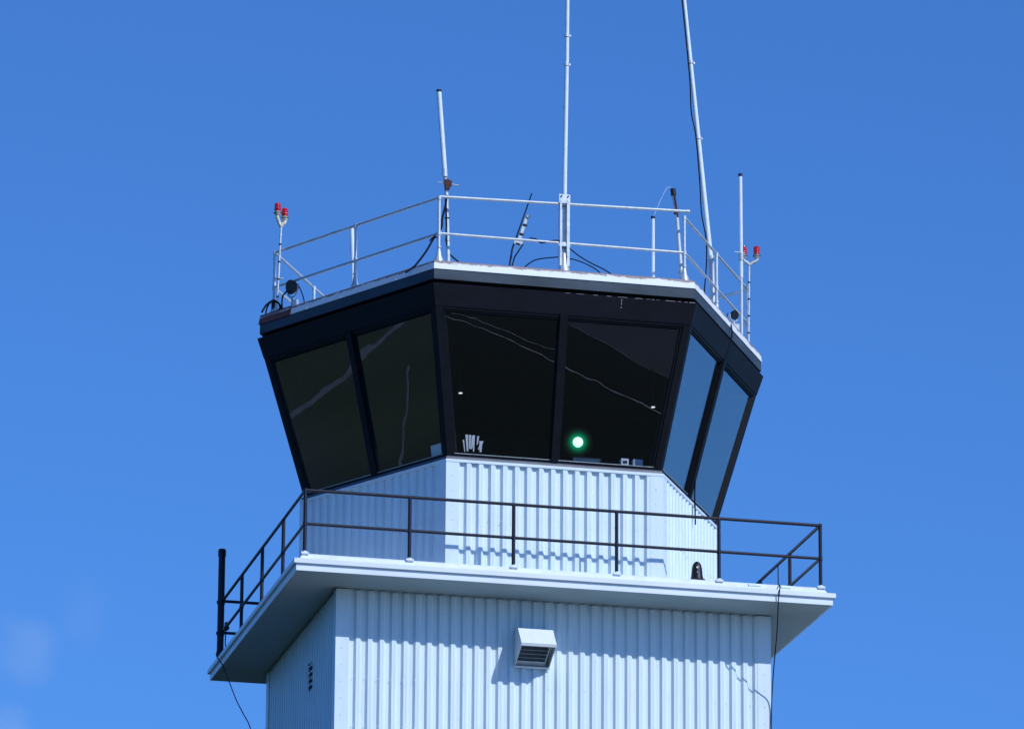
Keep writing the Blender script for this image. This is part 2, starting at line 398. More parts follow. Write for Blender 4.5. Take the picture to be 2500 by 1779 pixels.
# glazed faces lean outward
def sfr(z): return .985 + (z - 2.1) * .0848
def fp(i, tb, tt, z, off):      # point on face i: fraction tb at the foot, tt at the head, height z, metres outward
    u = (z - 2.09) / (4.42 - 2.09); t = tb + (tt - tb) * u; s_ = sfr(z) + off / 3.05
    a, b = v3(i, s_, z), v3(i + 1, s_, z); return a + (b - a) * t
def bar(mb, i, tb0, tb1, tt0, tt1, z0, z1, o0, o1):
    mb.hexa([fp(i, tb0, tt0, z0, o0), fp(i, tb1, tt1, z0, o0), fp(i, tb1, tt1, z0, o1), fp(i, tb0, tt0, z0, o1),
             fp(i, tb0, tt0, z1, o0), fp(i, tb1, tt1, z1, o0), fp(i, tb1, tt1, z1, o1), fp(i, tb0, tt0, z1, o1)])
ZG0, ZG1 = ZC + .062, 4.42
WB, WT = 3.5, 4.15
for i in range(6):
    f = MB(); sw = .108; mw = .058
    bar(f, i, 0, sw / WB, 0, sw / WT, ZG0, ZG1, 0, -.12)
    bar(f, i, 1 - sw / WB, 1, 1 - sw / WT, 1, ZG0, ZG1, 0, -.12)
    bar(f, i, .5 - mw / WB, .5 + mw / WB, .5 - mw / WT, .5 + mw / WT, ZG0, ZG1, .022, -.12)
    bar(f, i, sw / WB, .5 - mw / WB, sw / WT, .5 - mw / WT, ZG0, ZG0 + .045, -.006, -.12)
    bar(f, i, .5 + mw / WB, 1 - sw / WB, .5 + mw / WT, 1 - sw / WT, ZG0, ZG0 + .045, -.006, -.12)
    bar(f, i, sw / WB, .5 - mw / WB, sw / WT, .5 - mw / WT, ZG1 - .060, ZG1, -.006, -.12)
    bar(f, i, .5 + mw / WB, 1 - sw / WB, .5 + mw / WT, 1 - sw / WT, ZG1 - .060, ZG1, -.006, -.12)
    # inner glazing beads, a second step round each light
    for (b0, b1, t0, t1) in ((sw / WB, .5 - mw / WB, sw / WT, .5 - mw / WT), (.5 + mw / WB, 1 - sw / WB, .5 + mw / WT, 1 - sw / WT)):
        e = .028
        bar(f, i, b0, b0 + e / WB, t0, t0 + e / WT, ZG0 + .045, ZG1 - .060, -.022, -.1)
        bar(f, i, b1 - e / WB, b1, t1 - e / WT, t1, ZG0 + .045, ZG1 - .060, -.022, -.1)
        bar(f, i, b0 + e / WB, b1 - e / WB, t0 + e / WT, t1 - e / WT, ZG1 - .060 - e, ZG1 - .060, -.022, -.1)
    fr = f.build('window_frame', M['frame'], T)
    for (b0, b1, t0, t1) in ((sw / WB, .5 - mw / WB, sw / WT, .5 - mw / WT), (.5 + mw / WB, 1 - sw / WB, .5 + mw / WT, 1 - sw / WT)):
        e = .027
        g = MB(); bar(g, i, b0 + e / WB, b1 - e / WB, t0 + e / WT, t1 - e / WT, ZG0 + .044, ZG1 - .1, -.045, -.052)
        g.build('pane', M['glass'], fr)
        bd = MB(); bar(bd, i, b0 + .002, b1 - .002, t0 + .002, t1 - .002, ZG0 + .0455, ZG0 + .058, -.012, -.04)
        bd.build('glazing_bead', M['galv_dull'], fr)

# header, roof edge, roof
ch = hex_ring([(1.1815, 4.400), (1.1835, 4.416), (1.2155, 4.742), (1.214, 4.748), (1.195, 4.752), (1.12, 4.752), (1.12, 4.400)])
# chipped pale paint along the header's top edge, right half of the front
a, b = v3(1, 1.2160, 4.7395), v3(2, 1.2160, 4.7395)
tt = .50
while tt < .99:
    w_ = random.uniform(.004, .03) * (.5 + tt); p, q = a + (b - a) * tt, a + (b - a) * min(.995, tt + w_)
    ch.box((p + q) / 2, ((q - p).length, .006, random.uniform(.003, .008)), mi=1); tt += w_ + random.uniform(.004, .05) * (1.4 - tt)
for zz in (4.70, 4.67, 4.635, 4.58): p = a + (b - a) * .715; ch.box((p.x, p.y + (4.74 - zz) * .30 + .002, zz), (.010, .008, .022), mi=1)
ch.build('header_panel', [M['header'], M['chip']], T)
hex_ring([(1.2045, 4.826), (1.2045, 5.03), (1.19, 5.03), (1.10, 4.84), (1.10, 4.826)]).build('roof_fascia', M['band'], T)
hex_ring([(1.13, 4.755), (1.165, 4.755), (1.165, 4.825), (1.13, 4.825)]).build('soffit_strip', M['header'], T)
rf = hex_ring([(1.2085, 4.992), (1.2085, 5.000), (1.2035, 5.125), (1.199, 5.139), (1.16, 5.155), (1.16, 5.03), (1.2050, 5.03), (1.2050, 4.992)]).build('roof_flashing', M['flashing'], T)
hex_ring([(1.1605, 5.150), (1.1605, 5.06), (.02, 5.06), (.02, 5.12), (1.12, 5.12), (1.14, 5.150)]).build('roof_deck', M['deck'], T)
# lap joints in the flashing
def on_edge(i, t, s_, z): a, b = v3(i, s_, z), v3(i + 1, s_, z); return a + (b - a) * t
def lap(i, t0, t1, grow, mat, name, zt=5.139, zb=4.992):
    m = MB(); P = []
    for z, s_ in ((zb, 1.2085), (zt, 1.1995)):
        P.append([on_edge(i, t0, s_ + grow, z), on_edge(i, t1, s_ + grow, z), on_edge(i, t1, s_ - .012, z), on_edge(i, t0, s_ - .012, z)])
    m.hexa(P[0] + P[1]); return m.build(name, mat, rf)
tag(lap(0, -.002, .185, .0022, M['patch'], 'flashing_patch', 5.150, 4.985), 'brown unpainted strip at the left end of the roof flashing')
for i, ts in ((0, (.27, .47, .78)), (1, (.31, .64)), (2, (.22, .43, .70))):
    for t in ts: lap(i, t, t + .010, .0012, M['flashing'], 'lap_joint', 5.137)

# roof railing
RS = 1.14; RT, RM, RB = 6.262, 5.655, 5.14
rr = MB()
for i in range(6):
    a, b = v3(i, RS, RT), v3(i + 1, RS, RT)
    if i == 1:
        d = (b - a).normalized(); a = a + Vector((0, 0, .015)); b = b + d * .09 + Vector((0, 0, .105))
        rr.tube([a, b], .024); rr.tube([b - d * .06, b - d * .01], .03)
    else: rr.tube([a, b], .022)
rr = rr.build('roof_railing', M['galv'], T)
tag(rr, 'galvanised tube railing round the hexagonal cab roof')
m_ = MB()
for i in range(6): m_.tube([v3(i, RS, RM), v3(i + 1, RS, RM)], .022)
m_.build('mid_rail', M['galv'], rr)
def rpost(p, zt=RT, name='post'):
    q = MB().tube([(p.x, p.y, RB), (p.x, p.y, zt)], .0255)
    q.tube([(p.x, p.y, RB + .005), (p.x, p.y, RB + .06), (p.x, p.y, RB + .14), (p.x, p.y, RB + .24)], [.085, .078, .045, .030], 16)
    q.tube([(p.x, p.y, RM - .035), (p.x, p.y, RM + .035)], .034)
    q.tube([(p.x, p.y, zt - .045), (p.x, p.y, zt + .02)], .032)
    q.tube([(p.x, p.y, RB + .27), (p.x, p.y, RB + .30)], .036)
    return q.build(name, M['galv'], rr)
for i in range(6):
    rpost(vert(i, RS))
    if i != 1: rpost((vert(i, RS) + vert(i + 1, RS)) / 2)

# front mid post: wide flanged channel that also carries the tall mast
mp = (vert(1, RS) + vert(2, RS)) / 2; mx = .012
q = MB()
q.box((mx - .062, mp.y, 5.83), (.03, .09, 1.14)); q.box((mx + .062, mp.y, 5.83), (.045, .09, 1.14)); q.box((mx, mp.y + .05, 5.83), (.16, .012, 1.14))
q.tube([(mx, mp.y, RB), (mx, mp.y, RB + .07), (mx, mp.y, RB + .17), (mx, mp.y, RB + .34)], [.105, .095, .05, .035], 16)
q.box((mx, mp.y - .03, 6.40), (.185, .02, .15)); q.box((mx, mp.y - .02, 5.62), (.19, .03, .05))
for zz in (6.44, 6.36, 5.5, 5.42): q.tube([(mx - .055, mp.y - .05, zz), (mx - .055, mp.y, zz)], .012, 6); q.tube([(mx + .055, mp.y - .05, zz), (mx + .055, mp.y, zz)], .012, 6)
q.build('channel_post', M['galv'], rr)
for x, zz in ((-.055, 6.44), (.055, 6.44)): MB().tube([(mx + x, mp.y - .052, zz), (mx + x, mp.y - .060, zz)], .014, 6).build('bolt', M['dark_cap'], rr)

# vent hood on the front wall (side profile B, C, D swept across)
hood = MB(); xl, xr = -.655, -.09
prof = [(.862, -.70), (.64, -.745), (.39, -1.04), (.40, -1.075), (.87, -1.31), (.868, -1.27)]
y0, y1 = .912, .39
def side(x, w):
    hood.add([(x, y, z) for y, z in ((.912, -.70), (.64, -.745), (.39, -1.045), (.405, -1.07), (.87, -1.305), (.912, -1.305))] +
             [(x + w, y, z) for y, z in ((.912, -.70), (.64, -.745), (.39, -1.045), (.405, -1.07), (.87, -1.305), (.912, -1.305))],
             [(0, 1, 2, 3, 4, 5), (11, 10, 9, 8, 7, 6)] + [(j, (j + 1) % 6, (j + 1) % 6 + 6, j + 6) for j in range(6)])
side(xl, .008); side(xr - .008, .008)
def slat(mb, ya, za, yb, zb, th, x0=xl, x1=xr, mi=0):
    d = Vector((yb - ya, zb - za)).normalized(); n = Vector((-d.y, d.x)) * th
    mb.hexa([(x0, ya, za), (x1, ya, za), (x1, yb, zb), (x0, yb, zb), (x0, ya + n.x, za + n.y), (x1, ya + n.x, za + n.y), (x1, yb + n.x, zb + n.y), (x0, yb + n.x, zb + n.y)])
slat(hood, .912, -.698, .64, -.743, -.008); slat(hood, .641, -.7435, .388, -1.0435, -.008, xl - .004, xr + .004)
slat(hood, .388, -1.044, .402, -1.078, -.006, xl - .004, xr + .004)
slat(hood, .85, -1.30, .878, -1.314, -.012, xl - .012, xr + .012)
hood = hood.build('vent_hood', M['hood'], T)
tag(hood, 'white box vent hood with louvers under the balcony')
lv = MB(); pd = Vector((.47, -.235)).normalized(); pn = Vector((pd.y, -pd.x)) * -1     # opening plane, and its inward normal
def lp(t, o): return Vector((.405, -1.07)) + pd * (t * .525) + Vector((.235, .47)).normalized() * o
for t0, t1 in ((.10, .15), (.28, .33), (.46, .51), (.64, .69)):
    p, q = lp(t0, .022), lp(t1, .05); slat(lv, p.x, p.y, q.x, q.y, .006, xl + .008, xr - .09)
p, q = lp(.80, .03), lp(.98, .03); slat(lv, p.x, p.y, q.x, q.y, .006, xl + .008, xr - .09, 2)
p, q = lp(.02, .02), lp(.98, .02); slat(lv, p.x, p.y, q.x, q.y, .05, xr - .09, xr - .078)
lv.box(((xl + xr) / 2, .895, -1.0), (xr - xl - .03, .01, .55), mi=1)
lv.build('louver', [M['plate_grey'], M['louver_dark'], M['louver_dark']], hood)
# louvered vent on the left wall
lvv = MB(); op = MB()
for kk in range(4):
    z = -1.06 - kk * .105
    lvv.hexa([(TX0 - .001, 2.82, z + .055), (TX0 - .001, 3.04, z + .055), (TX0 - .045, 3.03, z + .012), (TX0 - .045, 2.83, z + .012),
              (TX0 - .001, 2.82, z + .063), (TX0 - .001, 3.04, z + .063), (TX0 - .050, 3.04, z + .018), (TX0 - .050, 2.82, z + .018)])
    op.box((TX0 - .003, 2.93, z + .018), (.012, .20, .052))
lvv.box((TX0 - .02, 2.93, -.955), (.05, .24, .012))
sv = lvv.build('side_vent', M['siding'], T)
op.build('vent_opening', M['dark_cap'], sv)

# interior of the cab
hex_ring([(.9, .02), (.9, .10), (.02, .10), (.02, .02)]).build('cab_floor', M['interior'], T)
hex_ring([(1.12, 4.46), (1.12, 4.52), (.02, 4.52), (.02, 4.46)]).build('cab_ceiling', M['interior'], T)
hex_ring([(.955, .0), (.955, ZC), (.93, ZC), (.93, .0)]).build('inner_wall', M['interior'], T)
for i in (3, 4, 5, 2, 0):
    m = MB()
    lo = 2.10 if i in (3, 4, 5) else 3.95
    if i in (0, 2): continue
    bar(m, i, .0, 1.0, .0, 1.0, 2.03, 4.44, -.16, -.17); m.build('roller_shade', M['shade'], T)
desk = MB()
a1, b1 = vert(1, .93), vert(2, .93)
desk.prism([tuple(vert(0, .93)), tuple(a1), tuple(b1), tuple(vert(3, .93)), tuple(vert(3, .72)), tuple(vert(2, .72)), tuple(vert(1, .72)), tuple(vert(0, .72))], 1.98, 2.05)
desk.build('desk_top', M['console'], T)

# ------------------------------------------------------------ things in the cab
def grounded(name, loc, label, cat, group=None): return empty(name, loc, label, cat, group)
# signal light gun, lit green, aimed at the camera side
g = Vector((.572, 1.7, 2.712)); aim = Vector((-.232, -.93, -.28)).normalized()
t = grounded('signal_lamp', (g.x, g.y, 2.05), 'round signal lamp glowing green behind the right front pane', 'signal lamp')
MB().tube([g - aim * -.0, g - aim * .10, g - aim * .22, g - aim * .26], [.245, .20, .09, .03], 24).build('lamp_body', M['dark_cap'], t)
MB().tube([g + aim * .004, g + aim * .006], .24, 36).build('halo_disc', M['lamp_halo'], t)  # added disc carrying the painted green halo
MB().tube([g + aim * .012, g + aim * .016, g + aim * .030], [.082, .080, .05], 32).build('lens', M['lamp_core'], t)
MB().tube([g - aim * .12, (g.x + .03, g.y + .13, 2.35), (g.x + .03, g.y + .13, 2.05)], [.025, .02, .05], 10).build('stand', M['dark_cap'], t)
# strips of paper in a holder at the left of the front sill
t = grounded('strip_holder', (-1.27, 1.30, 2.05), 'bunch of narrow white paper strips standing by the left front pane', 'paper strips')
MB().box((-1.27, 1.33, 2.16), (.34, .10, .22)).build('holder', M['console'], t)
for dx, h0, h1, ln, w in ([(a_, b_, c_, d_, e_ * 1.7) for a_, b_, c_, d_, e_ in ((-.13, .25, .44, -.03, .014), (-.085, .26, .53, -.02, .026), (-.05, .30, .53, .0, .022), (-.02, .30, .52, .02, .024), (.015, .26, .53, .0, .018), (.075, .38, .52, .01, .020), (.10, .30, .44, .05, .03), (.13, .26, .44, .0, .03))]):
    p = MB(); x = -1.27 + dx
    p.hexa([(x - w * .3, 1.30, 2.05 + h0), (x + w * .3, 1.30, 2.05 + h0), (x + w * .3, 1.303, 2.05 + h0), (x - w * .3, 1.303, 2.05 + h0),
            (x + ln - w / 2, 1.28, 2.05 + h1), (x + ln + w / 2, 1.28, 2.05 + h1), (x + ln + w / 2, 1.283, 2.05 + h1), (x + ln - w / 2, 1.283, 2.05 + h1)])
    p.build('paper_strip', M['paper'], t)
def smallbox(x, y, w, h, dark, label):
    t = grounded('equipment_box', (x, y, 2.05), label, 'box')
    MB().box((x, y + .06, 2.20 + .025 + h / 2), (w, .12, h)).build('casing', M['hood'], t)
    MB().box((x, y - .004, 2.225 + h / 2), (w * .55, .006, h * .35)).build('face_plate', M[dark], t)
    MB().box((x, y + .06, 2.137), (w * .6, .10, .174)).build('foot', M['console'], t)
smallbox(1.235, 1.2, .125, .12, 'dark_cap', 'small grey box with dark front on the sill near the right front mullion')
smallbox(1.455, 1.2, .155, .12, 'paper', 'larger grey box with white front at the right end of the sill')
# papers, dim monitor and a tray on the console
t = grounded('monitor', (.66, 1.45, 2.05), 'dim blue screen standing just below the green lamp', 'monitor')
MB().box((.66, 1.47, 2.25), (.50, .03, .30)).build('bezel', M['console'], t); MB().box((.66, 1.452, 2.25), (.44, .006, .25)).build('screen', surf('dim_screen', (.05, .09, .13), .2, 0, .5, 8), t)
MB().box((.66, 1.5, 2.07), (.12, .12, .05)).build('stand', M['console'], t)
o = MB().box((1.02, 1.25, 2.17), (.26, .14, .05)).box((1.02, 1.25, 2.10), (.20, .1, .10)).build('tray', surf('brown_tray', (.10, .06, .05), .6)); tag(o, 'low brown tray lying on the sill between monitor and grey boxes', 'tray')
for x, yy, lab in ((-1.10, 3.0, 'left of the two small white ceiling lamps seen through the front panes'), (2.17, 3.0, 'right of the two small white ceiling lamps seen through the front panes')):
    t = grounded('ceiling_lamp', (x, yy, 4.455), lab, 'lamp', 'small lamps hanging in the cab')
    MB().tube([(x, yy, 4.455), (x, yy, 3.85)], .012, 8).build('stem', M['dark_cap'], t)
    MB().tube([(x, yy, 3.86), (x, yy, 3.83), (x, yy, 3.80)], [.03, .045, .035], 14).build('shade', M['dark_cap'], t)
    MB().tube([(x, yy, 3.799), (x, yy, 3.79)], .032, 14).build('lens', M['downlight'], t)
# pale sheet stuck inside the left-face pane beside the corner
def fpo(i, t_, z, off): return fp(i, t_, t_, z, off)
tz = MB(); tz.hexa([fpo(0, .885, 2.165, -.06), fpo(0, .955, 2.165, -.06), fpo(0, .955, 2.165, -.064), fpo(0, .885, 2.165, -.064),
                    fpo(0, .885, 2.33, -.06), fpo(0, .955, 2.33, -.06), fpo(0, .955, 2.33, -.064), fpo(0, .885, 2.33, -.064)])
tag(tz.build('notice_sheet', surf('pale_green_sheet', (.70, .84, .80), .6)), 'pale green sheet stuck in the lower corner of the left pane', 'sheet')

# ------------------------------------------------------------ antennas and masts on the roof
def tubeobj(pts, r, name, mat, parent, n=14): return MB().tube(pts, r, n).build(name, M[mat], parent)
RZ = 5.12
# A: dipole on the front left corner pipe
t = empty('corner_antenna', (-1.855, .62, RZ), 'white stick antenna with dark tip and rusty clamp above the front left corner post', 'antenna')
tubeobj([(-1.850, .62, RZ), (-1.895, .62, 6.42)], .034, 'mast', 'galv', t)
tubeobj([(-1.895, .62, 6.40), (-1.928, .62, 6.76)], .027, 'lower_tube', 'plate_grey', t)
tubeobj([(-1.924, .62, 6.69), (-1.930, .62, 6.83)], .046, 'collar', 'galv', t)
tubeobj([(-1.929, .62, 6.80), (-2.038, .62, 8.15)], .040, 'radome', 'fibreglass', t)
tubeobj([(-2.037, .62, 8.135), (-2.040, .62, 8.175)], .042, 'cap', 'dark_cap', t)
tubeobj([(-2.04, .60, 6.585), (-1.70, .60, 6.560)], .011, 'clamp_bolt', 'galv_dull', t, 8)
MB().box((-1.895, .60, 6.555), (.075, .09, .16), Matrix.Rotation(-.1, 3, 'Y')).box((-1.845, .60, 6.58), (.05, .07, .09)).build('clamp', M['rust'], t)
tubeobj([(-1.872, .62, 5.60), (-1.873, .62, 5.64)], .042, 'band', 'galv_dull', t); tubeobj([(-1.880, .62, 5.98), (-1.881, .62, 6.0)], .040, 'band', 'dark_cap', t)
# B: tall central mast
t = empty('tall_mast', (.045, .52, RZ), 'tall straight white mast rising from the middle of the front roof rail', 'mast')
tubeobj([(.040, .52, RZ), (.048, .52, 6.9), (.0755, .52, 8.8), (.090, .52, 10.9)], [.040, .038, .034, .029], 'pole', 'fibreglass', t, 18)
for x, z in ((.070, 8.763), (.0765, 9.265)):
    MB().tube([(x - .004, .52, z - .025), (x - .004, .52, z + .025)], .048, 14).box((x + .045, .515, z), (.04, .02, .03)).build('collar', M['galv'], t)
tubeobj([(.018, .49, 8.0), (.010, .47, 8.0)], .008, 'pin', 'dark_cap', t, 6)
# C: leaning mast on the right
t = empty('leaning_mast', (3.03, 2.3, RZ), 'tall white mast leaning left behind the right roof rail with black cable', 'mast')
def onC(z): return 3.03 + (2.537 - 2.992) * (z - 6.1) / (10.76 - 6.1) - .04
tubeobj([(onC(6.2), 2.3, 6.2), (onC(8.6), 2.3, 8.6), (onC(11), 2.3, 11.0)], [.044, .038, .031], 'pole', 'fibreglass', t, 18)
tubeobj([(3.03, 2.3, RZ), (2.985, 2.3, 6.27)], .052, 'sleeve', 'galv', t)
for z in (9.65, 8.32):
    MB().tube([(onC(z), 2.3, z - .02), (onC(z) - .002, 2.3, z + .02)], .052, 14).box((onC(z) + .05, 2.29, z - .01), (.04, .02, .03)).build('collar', M['galv'], t)
cable('mast_cable', [(onC(10.9) - .045, 2.28, 10.9), (onC(9.65) - .05, 2.27, 9.65), (onC(9.2) - .06, 2.27, 9.2), (onC(8.75) - .085, 2.27, 8.75), (onC(8.35) - .05, 2.27, 8.35), (onC(7.6) - .06, 2.27, 7.6), (onC(7.0) - .085, 2.27, 7.0), (onC(6.6) - .055, 2.27, 6.6), (2.90, 2.26, 6.28), (2.885, 2.26, 5.95), (2.86, 2.26, 5.6), (2.90, 2.26, 5.3), (2.96, 2.26, 5.13)],   .011,
      'black cable running down beside the leaning mast')
# D: right stick antenna
t = empty('stick_antenna', (3.81, 3.4, RZ), 'white stick antenna with dark tip beside the right red lamps', 'antenna')
tubeobj([(3.809, 3.4, 6.3), (3.801, 3.4, 8.10)], .032, 'radome', 'fibreglass', t)
tubeobj([(3.810, 3.4, RZ), (3.809, 3.4, 6.7)], .027, 'mast', 'galv', t)
tubeobj([(3.801, 3.4, 8.09), (3.801, 3.4, 8.14)], .036, 'cap', 'dark_cap', t)
MB().tube([(3.809, 3.4, 6.60), (3.809, 3.4, 6.73)], .043, 14).box((3.77, 3.38, 6.74), (.16, .012, .012)).build('clamp', M['galv_dull'], t)
# E: short antenna with filament
t = empty('short_antenna', (1.782, 1.5, RZ), 'short white tube antenna with thin whip standing left of the right corner post', 'antenna')
tubeobj([(1.782, 1.5, RZ), (1.782, 1.5, 6.57)], .030, 'radome', 'fibreglass', t)
tubeobj([(1.782, 1.5, 6.565), (1.782, 1.5, 6.605)], .035, 'cap', 'dark_cap', t)
tubeobj(bez([(1.795, 1.5, 6.60), (1.82, 1.5, 6.67), (1.90, 1.5, 6.875), (1.985, 1.5, 7.06), (2.03, 1.5, 7.13), (2.08, 1.5, 7.135)]), .0035, 'whip', 'fibreglass', t, 6)
# F: leaning pole with dark rusty head
t = empty('capped_pole', (2.08, .75, RZ), 'leaning grey pole with dark capped head beside the right corner post', 'pole')
tubeobj([(2.085, .75, RZ), (1.988, .75, 6.40)], [.038, .034], 'mast', 'galv', t)
tubeobj([(1.992, .75, 6.36), (1.936, .75, 6.74)], .030, 'upper_tube', 'plate_grey', t)
MB().tube([(1.9995, .72, 6.36), (1.944, .72, 6.74)], .016, 8).tube([(1.977, .74, 6.42), (1.975, .74, 6.46)], .04, 10).build('bracket', M['rust'], t)
tubeobj([(1.938, .75, 6.735), (1.923, .75, 6.85)], .045, 'cap', 'dark_cap', t)
tubeobj([(2.07, .75, 5.4), (2.065, .75, 5.46)], .050, 'band', 'galv_dull', t)
# G: small folded antenna on struts
t = empty('strut_antenna', (-.72, 1.2, RZ), 'thin dark rod antenna leaning on two struts left of the tall mast', 'antenna')
tubeobj([(-.76, 1.2, RZ), (-.66, 1.2, 5.76), (-.52, 1.2, 6.18), (-.341, 1.2, 6.733)], [.016, .016, .014, .010], 'rod', 'dark_cap', t, 10)
MB().box((-.50, 1.19, 6.07), (.050, .03, .52), Matrix.Rotation(.30, 3, 'Y')).tube([(-.42, 1.19, 6.30), (-.40, 1.19, 6.34)], .04, 10).box((-.57, 1.17, 5.86), (.14, .02, .05)).build('bracket', M['plate_grey'], t)
tubeobj([(-.75, 1.22, RZ + .0), (-.62, 1.21, 5.62), (-.48, 1.2, 5.85)], .012, 'strut', 'dark_cap', t, 8)
for x, z in ((-.46, 6.18), (-.52, 6.02), (-.58, 5.85)): tubeobj([(x - .03, 1.17, z), (x + .04, 1.17, z - .02)], .017, 'clip', 'dark_cap', t, 6)
# stub pipe behind the left rail
t = empty('stub_pipe', (-2.93, 3.2, RZ), 'short thick white pipe leaning behind the middle of the left roof rail', 'pipe')
from_x = -2.93
def onray_stub():
    return [(-2.856, 3.2, RZ), (-2.925, 3.2, 6.55)]
t.location = (-2.856, 3.2, RZ)
tubeobj(onray_stub(), .036, 'tube', 'fibreglass', t); tubeobj([(-2.925, 3.2, 6.55), (-2.926, 3.2, 6.575)], .04, 'cap', 'galv_dull', t)

# ------------------------------------------------------------ red obstruction lights
def obstruction(base, ztop, lamps, label, armmat):
    x, y = base
    t = empty('obstruction_light', (x, y, RZ), label, 'warning light', 'twin red warning lights on the roof')
    q = MB().tube([(x - .01, y, RZ), (lamps['x'], y, ztop)], .019, 12)
    for k in range(9):
        z = RZ + .15 + k * (ztop - RZ - .2) / 9; xx = x - .01 + (lamps['x'] - x + .01) * (z - RZ) / (ztop - RZ)
        q.tube([(xx, y, z), (xx, y, z + .025)], .024, 10, mi=1 if k % 2 else 0)
    q.build('pole', [M['galv'], M['dark_cap']], t)
    for (lx, lz) in lamps['l']:
        arm = MB().tube(bez([(lamps['x'], y, ztop - .03), (lamps['x'] + (lx - lamps['x']) * .35, y - .0, ztop + .01), (lx, y, lz - .17), (lx, y, lz - .10)], 5), [.030] * 15 + [.040], 12)
        arm.build('arm', M[armmat], t)
        h = MB().tube([(lx, y, lz - .135), (lx, y, lz - .11), (lx, y, lz - .085), (lx, y, lz - .07)], [.035, .056, .058, .046], 18).build('holder', M[armmat], t)
        rim = MB().tube([(lx, y, lz - .098), (lx, y, lz - .088)], .066, 18).build('rim', M['dark_cap'], t)
        prof = [(.047, -.07), (.054, -.06), (.054, .035), (.050, .060), (.040, .076), (.012, .085)]
        L = MB().tube([(lx, y, lz + z_) for _, z_ in prof], [r_ for r_, _ in prof], 20).build('red_lens', M['red'], t)
    return t
obstruction((-4.06, 3.7), 6.69, dict(x=-4.02, l=[(-4.085, 6.985), (-3.962, 6.905)]), 'twin red lamps on a cream forked bracket at the left roof corner', 'cream')
obstruction((4.02, 3.7), 6.66, dict(x=4.03, l=[(4.163, 6.895), (3.935, 6.875)]), 'twin red lamps on a grey forked bracket at the right roof corner', 'galv_dull')

# ------------------------------------------------------------ floodlights
def flood(c, aimv, s, label):
    c = Vector(c); a = Vector(aimv).normalized()
    t = empty('floodlight', (c.x, c.y, RZ), label, 'floodlight')
    MB().tube([c - a * .10 * s, c - a * .02 * s, c + a * .05 * s, c + a * .07 * s], [.05 * s, .11 * s, .135 * s, .13 * s], 24).build('head', M['dark_cap'], t)
    u = a.cross(Vector((0, 0, 1))).normalized()
    MB().tube(bez([c + u * .14 * s, c + u * .13 * s - Vector((0, 0, .12 * s)), c - Vector((0, 0, .19 * s)), c - u * .13 * s - Vector((0, 0, .12 * s)), c - u * .14 * s]), .012, 8).build('yoke', M['plate_grey'], t)
    MB().tube([c - Vector((0, 0, .18 * s)), (c.x, c.y, RZ)], .028, 10).box((c.x, c.y, RZ + .02), (.16, .16, .03)).box((c.x + .03, c.y - .04, (c.z - .22 * s + RZ) / 2 + .02), (.10, .08, .13)).build('stand', M['galv_dull'], t)
    return t
flood((-3.84, 3.5, 5.56), (-.88, -.42, -.2), .92, 'round dark floodlight at the left end of the roof')
flood((3.56, 3.0, 5.50), (.5, -.8, -.15), .62, 'small dark floodlight clamped under the right roof rail')
cable('floodlight_cable', [(-3.76, 3.5, 5.62), (-3.70, 3.48, 5.48), (-3.66, 3.45, 5.32), (-3.67, 3.45, 5.16)], .010, 'thin black cable looping down right of the left floodlight')
cable('floodlight_cable', [(-3.93, 3.52, 5.50), (-4.00, 3.55, 5.40), (-4.01, 3.55, 5.25), (-3.98, 3.55, 5.13)], .014, 'black cable hanging just left of the left floodlight')
for pts, rr_, lab in (
    ([(-4.334, 3.62, 5.12), (-4.27, 3.6, 5.24), (-4.194, 3.6, 5.31), (-4.136, 3.6, 5.34), (-4.06, 3.6, 5.30), (-4.01, 3.6, 5.22), (-3.97, 3.6, 5.13)], .016, 'outer black cable loop bent over the left roof edge'),
    ([(-4.26, 3.66, 5.12), (-4.24, 3.66, 5.22), (-4.20, 3.66, 5.30), (-4.14, 3.66, 5.34), (-4.08, 3.66, 5.32)], .014, 'inner black cable loop at the left roof edge'),
    ([(-4.045, 3.62, 5.30), (-4.03, 3.62, 5.22), (-4.06, 3.62, 5.17), (-4.04, 3.62, 5.12)], .015, 'short cable stub beside the left warning light pole')):
    cable('cable_loop', pts, rr_, lab, group='cable loops at the left roof edge')
t = MB().tube([(-4.094, 3.87, 5.15), (-4.094, 3.87, 5.42)], .036, 12).build('cable_sleeve', M['dark_cap']); tag(t, 'thick black sleeve round the foot of the left corner post', 'sleeve')
o = MB().tube([(-4.08, 3.84, 5.80), (-3.95, 3.80, 5.79)], .016, 8).build('rail_peg', M['galv']); tag(o, 'short horizontal peg on the left corner post', 'peg')

# ------------------------------------------------------------ roof cables
cable('antenna_cable', [(-1.90, .56, 6.36), (-1.93, .52, 6.18), (-1.985, .5, 5.95), (-2.00, .5, 5.78), (-2.10, .50, 5.64), (-2.25, .48, 5.36), (-2.40, .47, 5.14), (-2.47, .44, 5.06), (-2.60, .41, 4.95)], .017,
      'black cable slanting from the corner antenna over the left roof edge')
cable('antenna_cable', [(-1.99, .6, 5.60), (-2.03, .7, 5.68), (-2.09, .75, 5.685), (-2.14, .72, 5.62)], .012, 'short black cable loop left of the front left corner post')
cable('antenna_cable', [(-1.915, .585, 6.30), (-1.90, .58, 5.95), (-1.90, .58, 5.70), (-1.87, .62, 5.46), (-1.80, .66, 5.38), (-1.65, .7, 5.28), (-1.5, .75, 5.16)], .013, 'black cable hanging down the corner mast onto the roof')
cable('roof_cable', [(-.52, 1.0, 5.38), (-.32, 1.0, 5.529), (-.005, 1.0, 5.60), (.143, 1.0, 5.609), (.416, 1.0, 5.567), (.691, 1.0, 5.45), (.85, 1.0, 5.30)], .010, 'thin cable arching behind the foot of the tall mast')
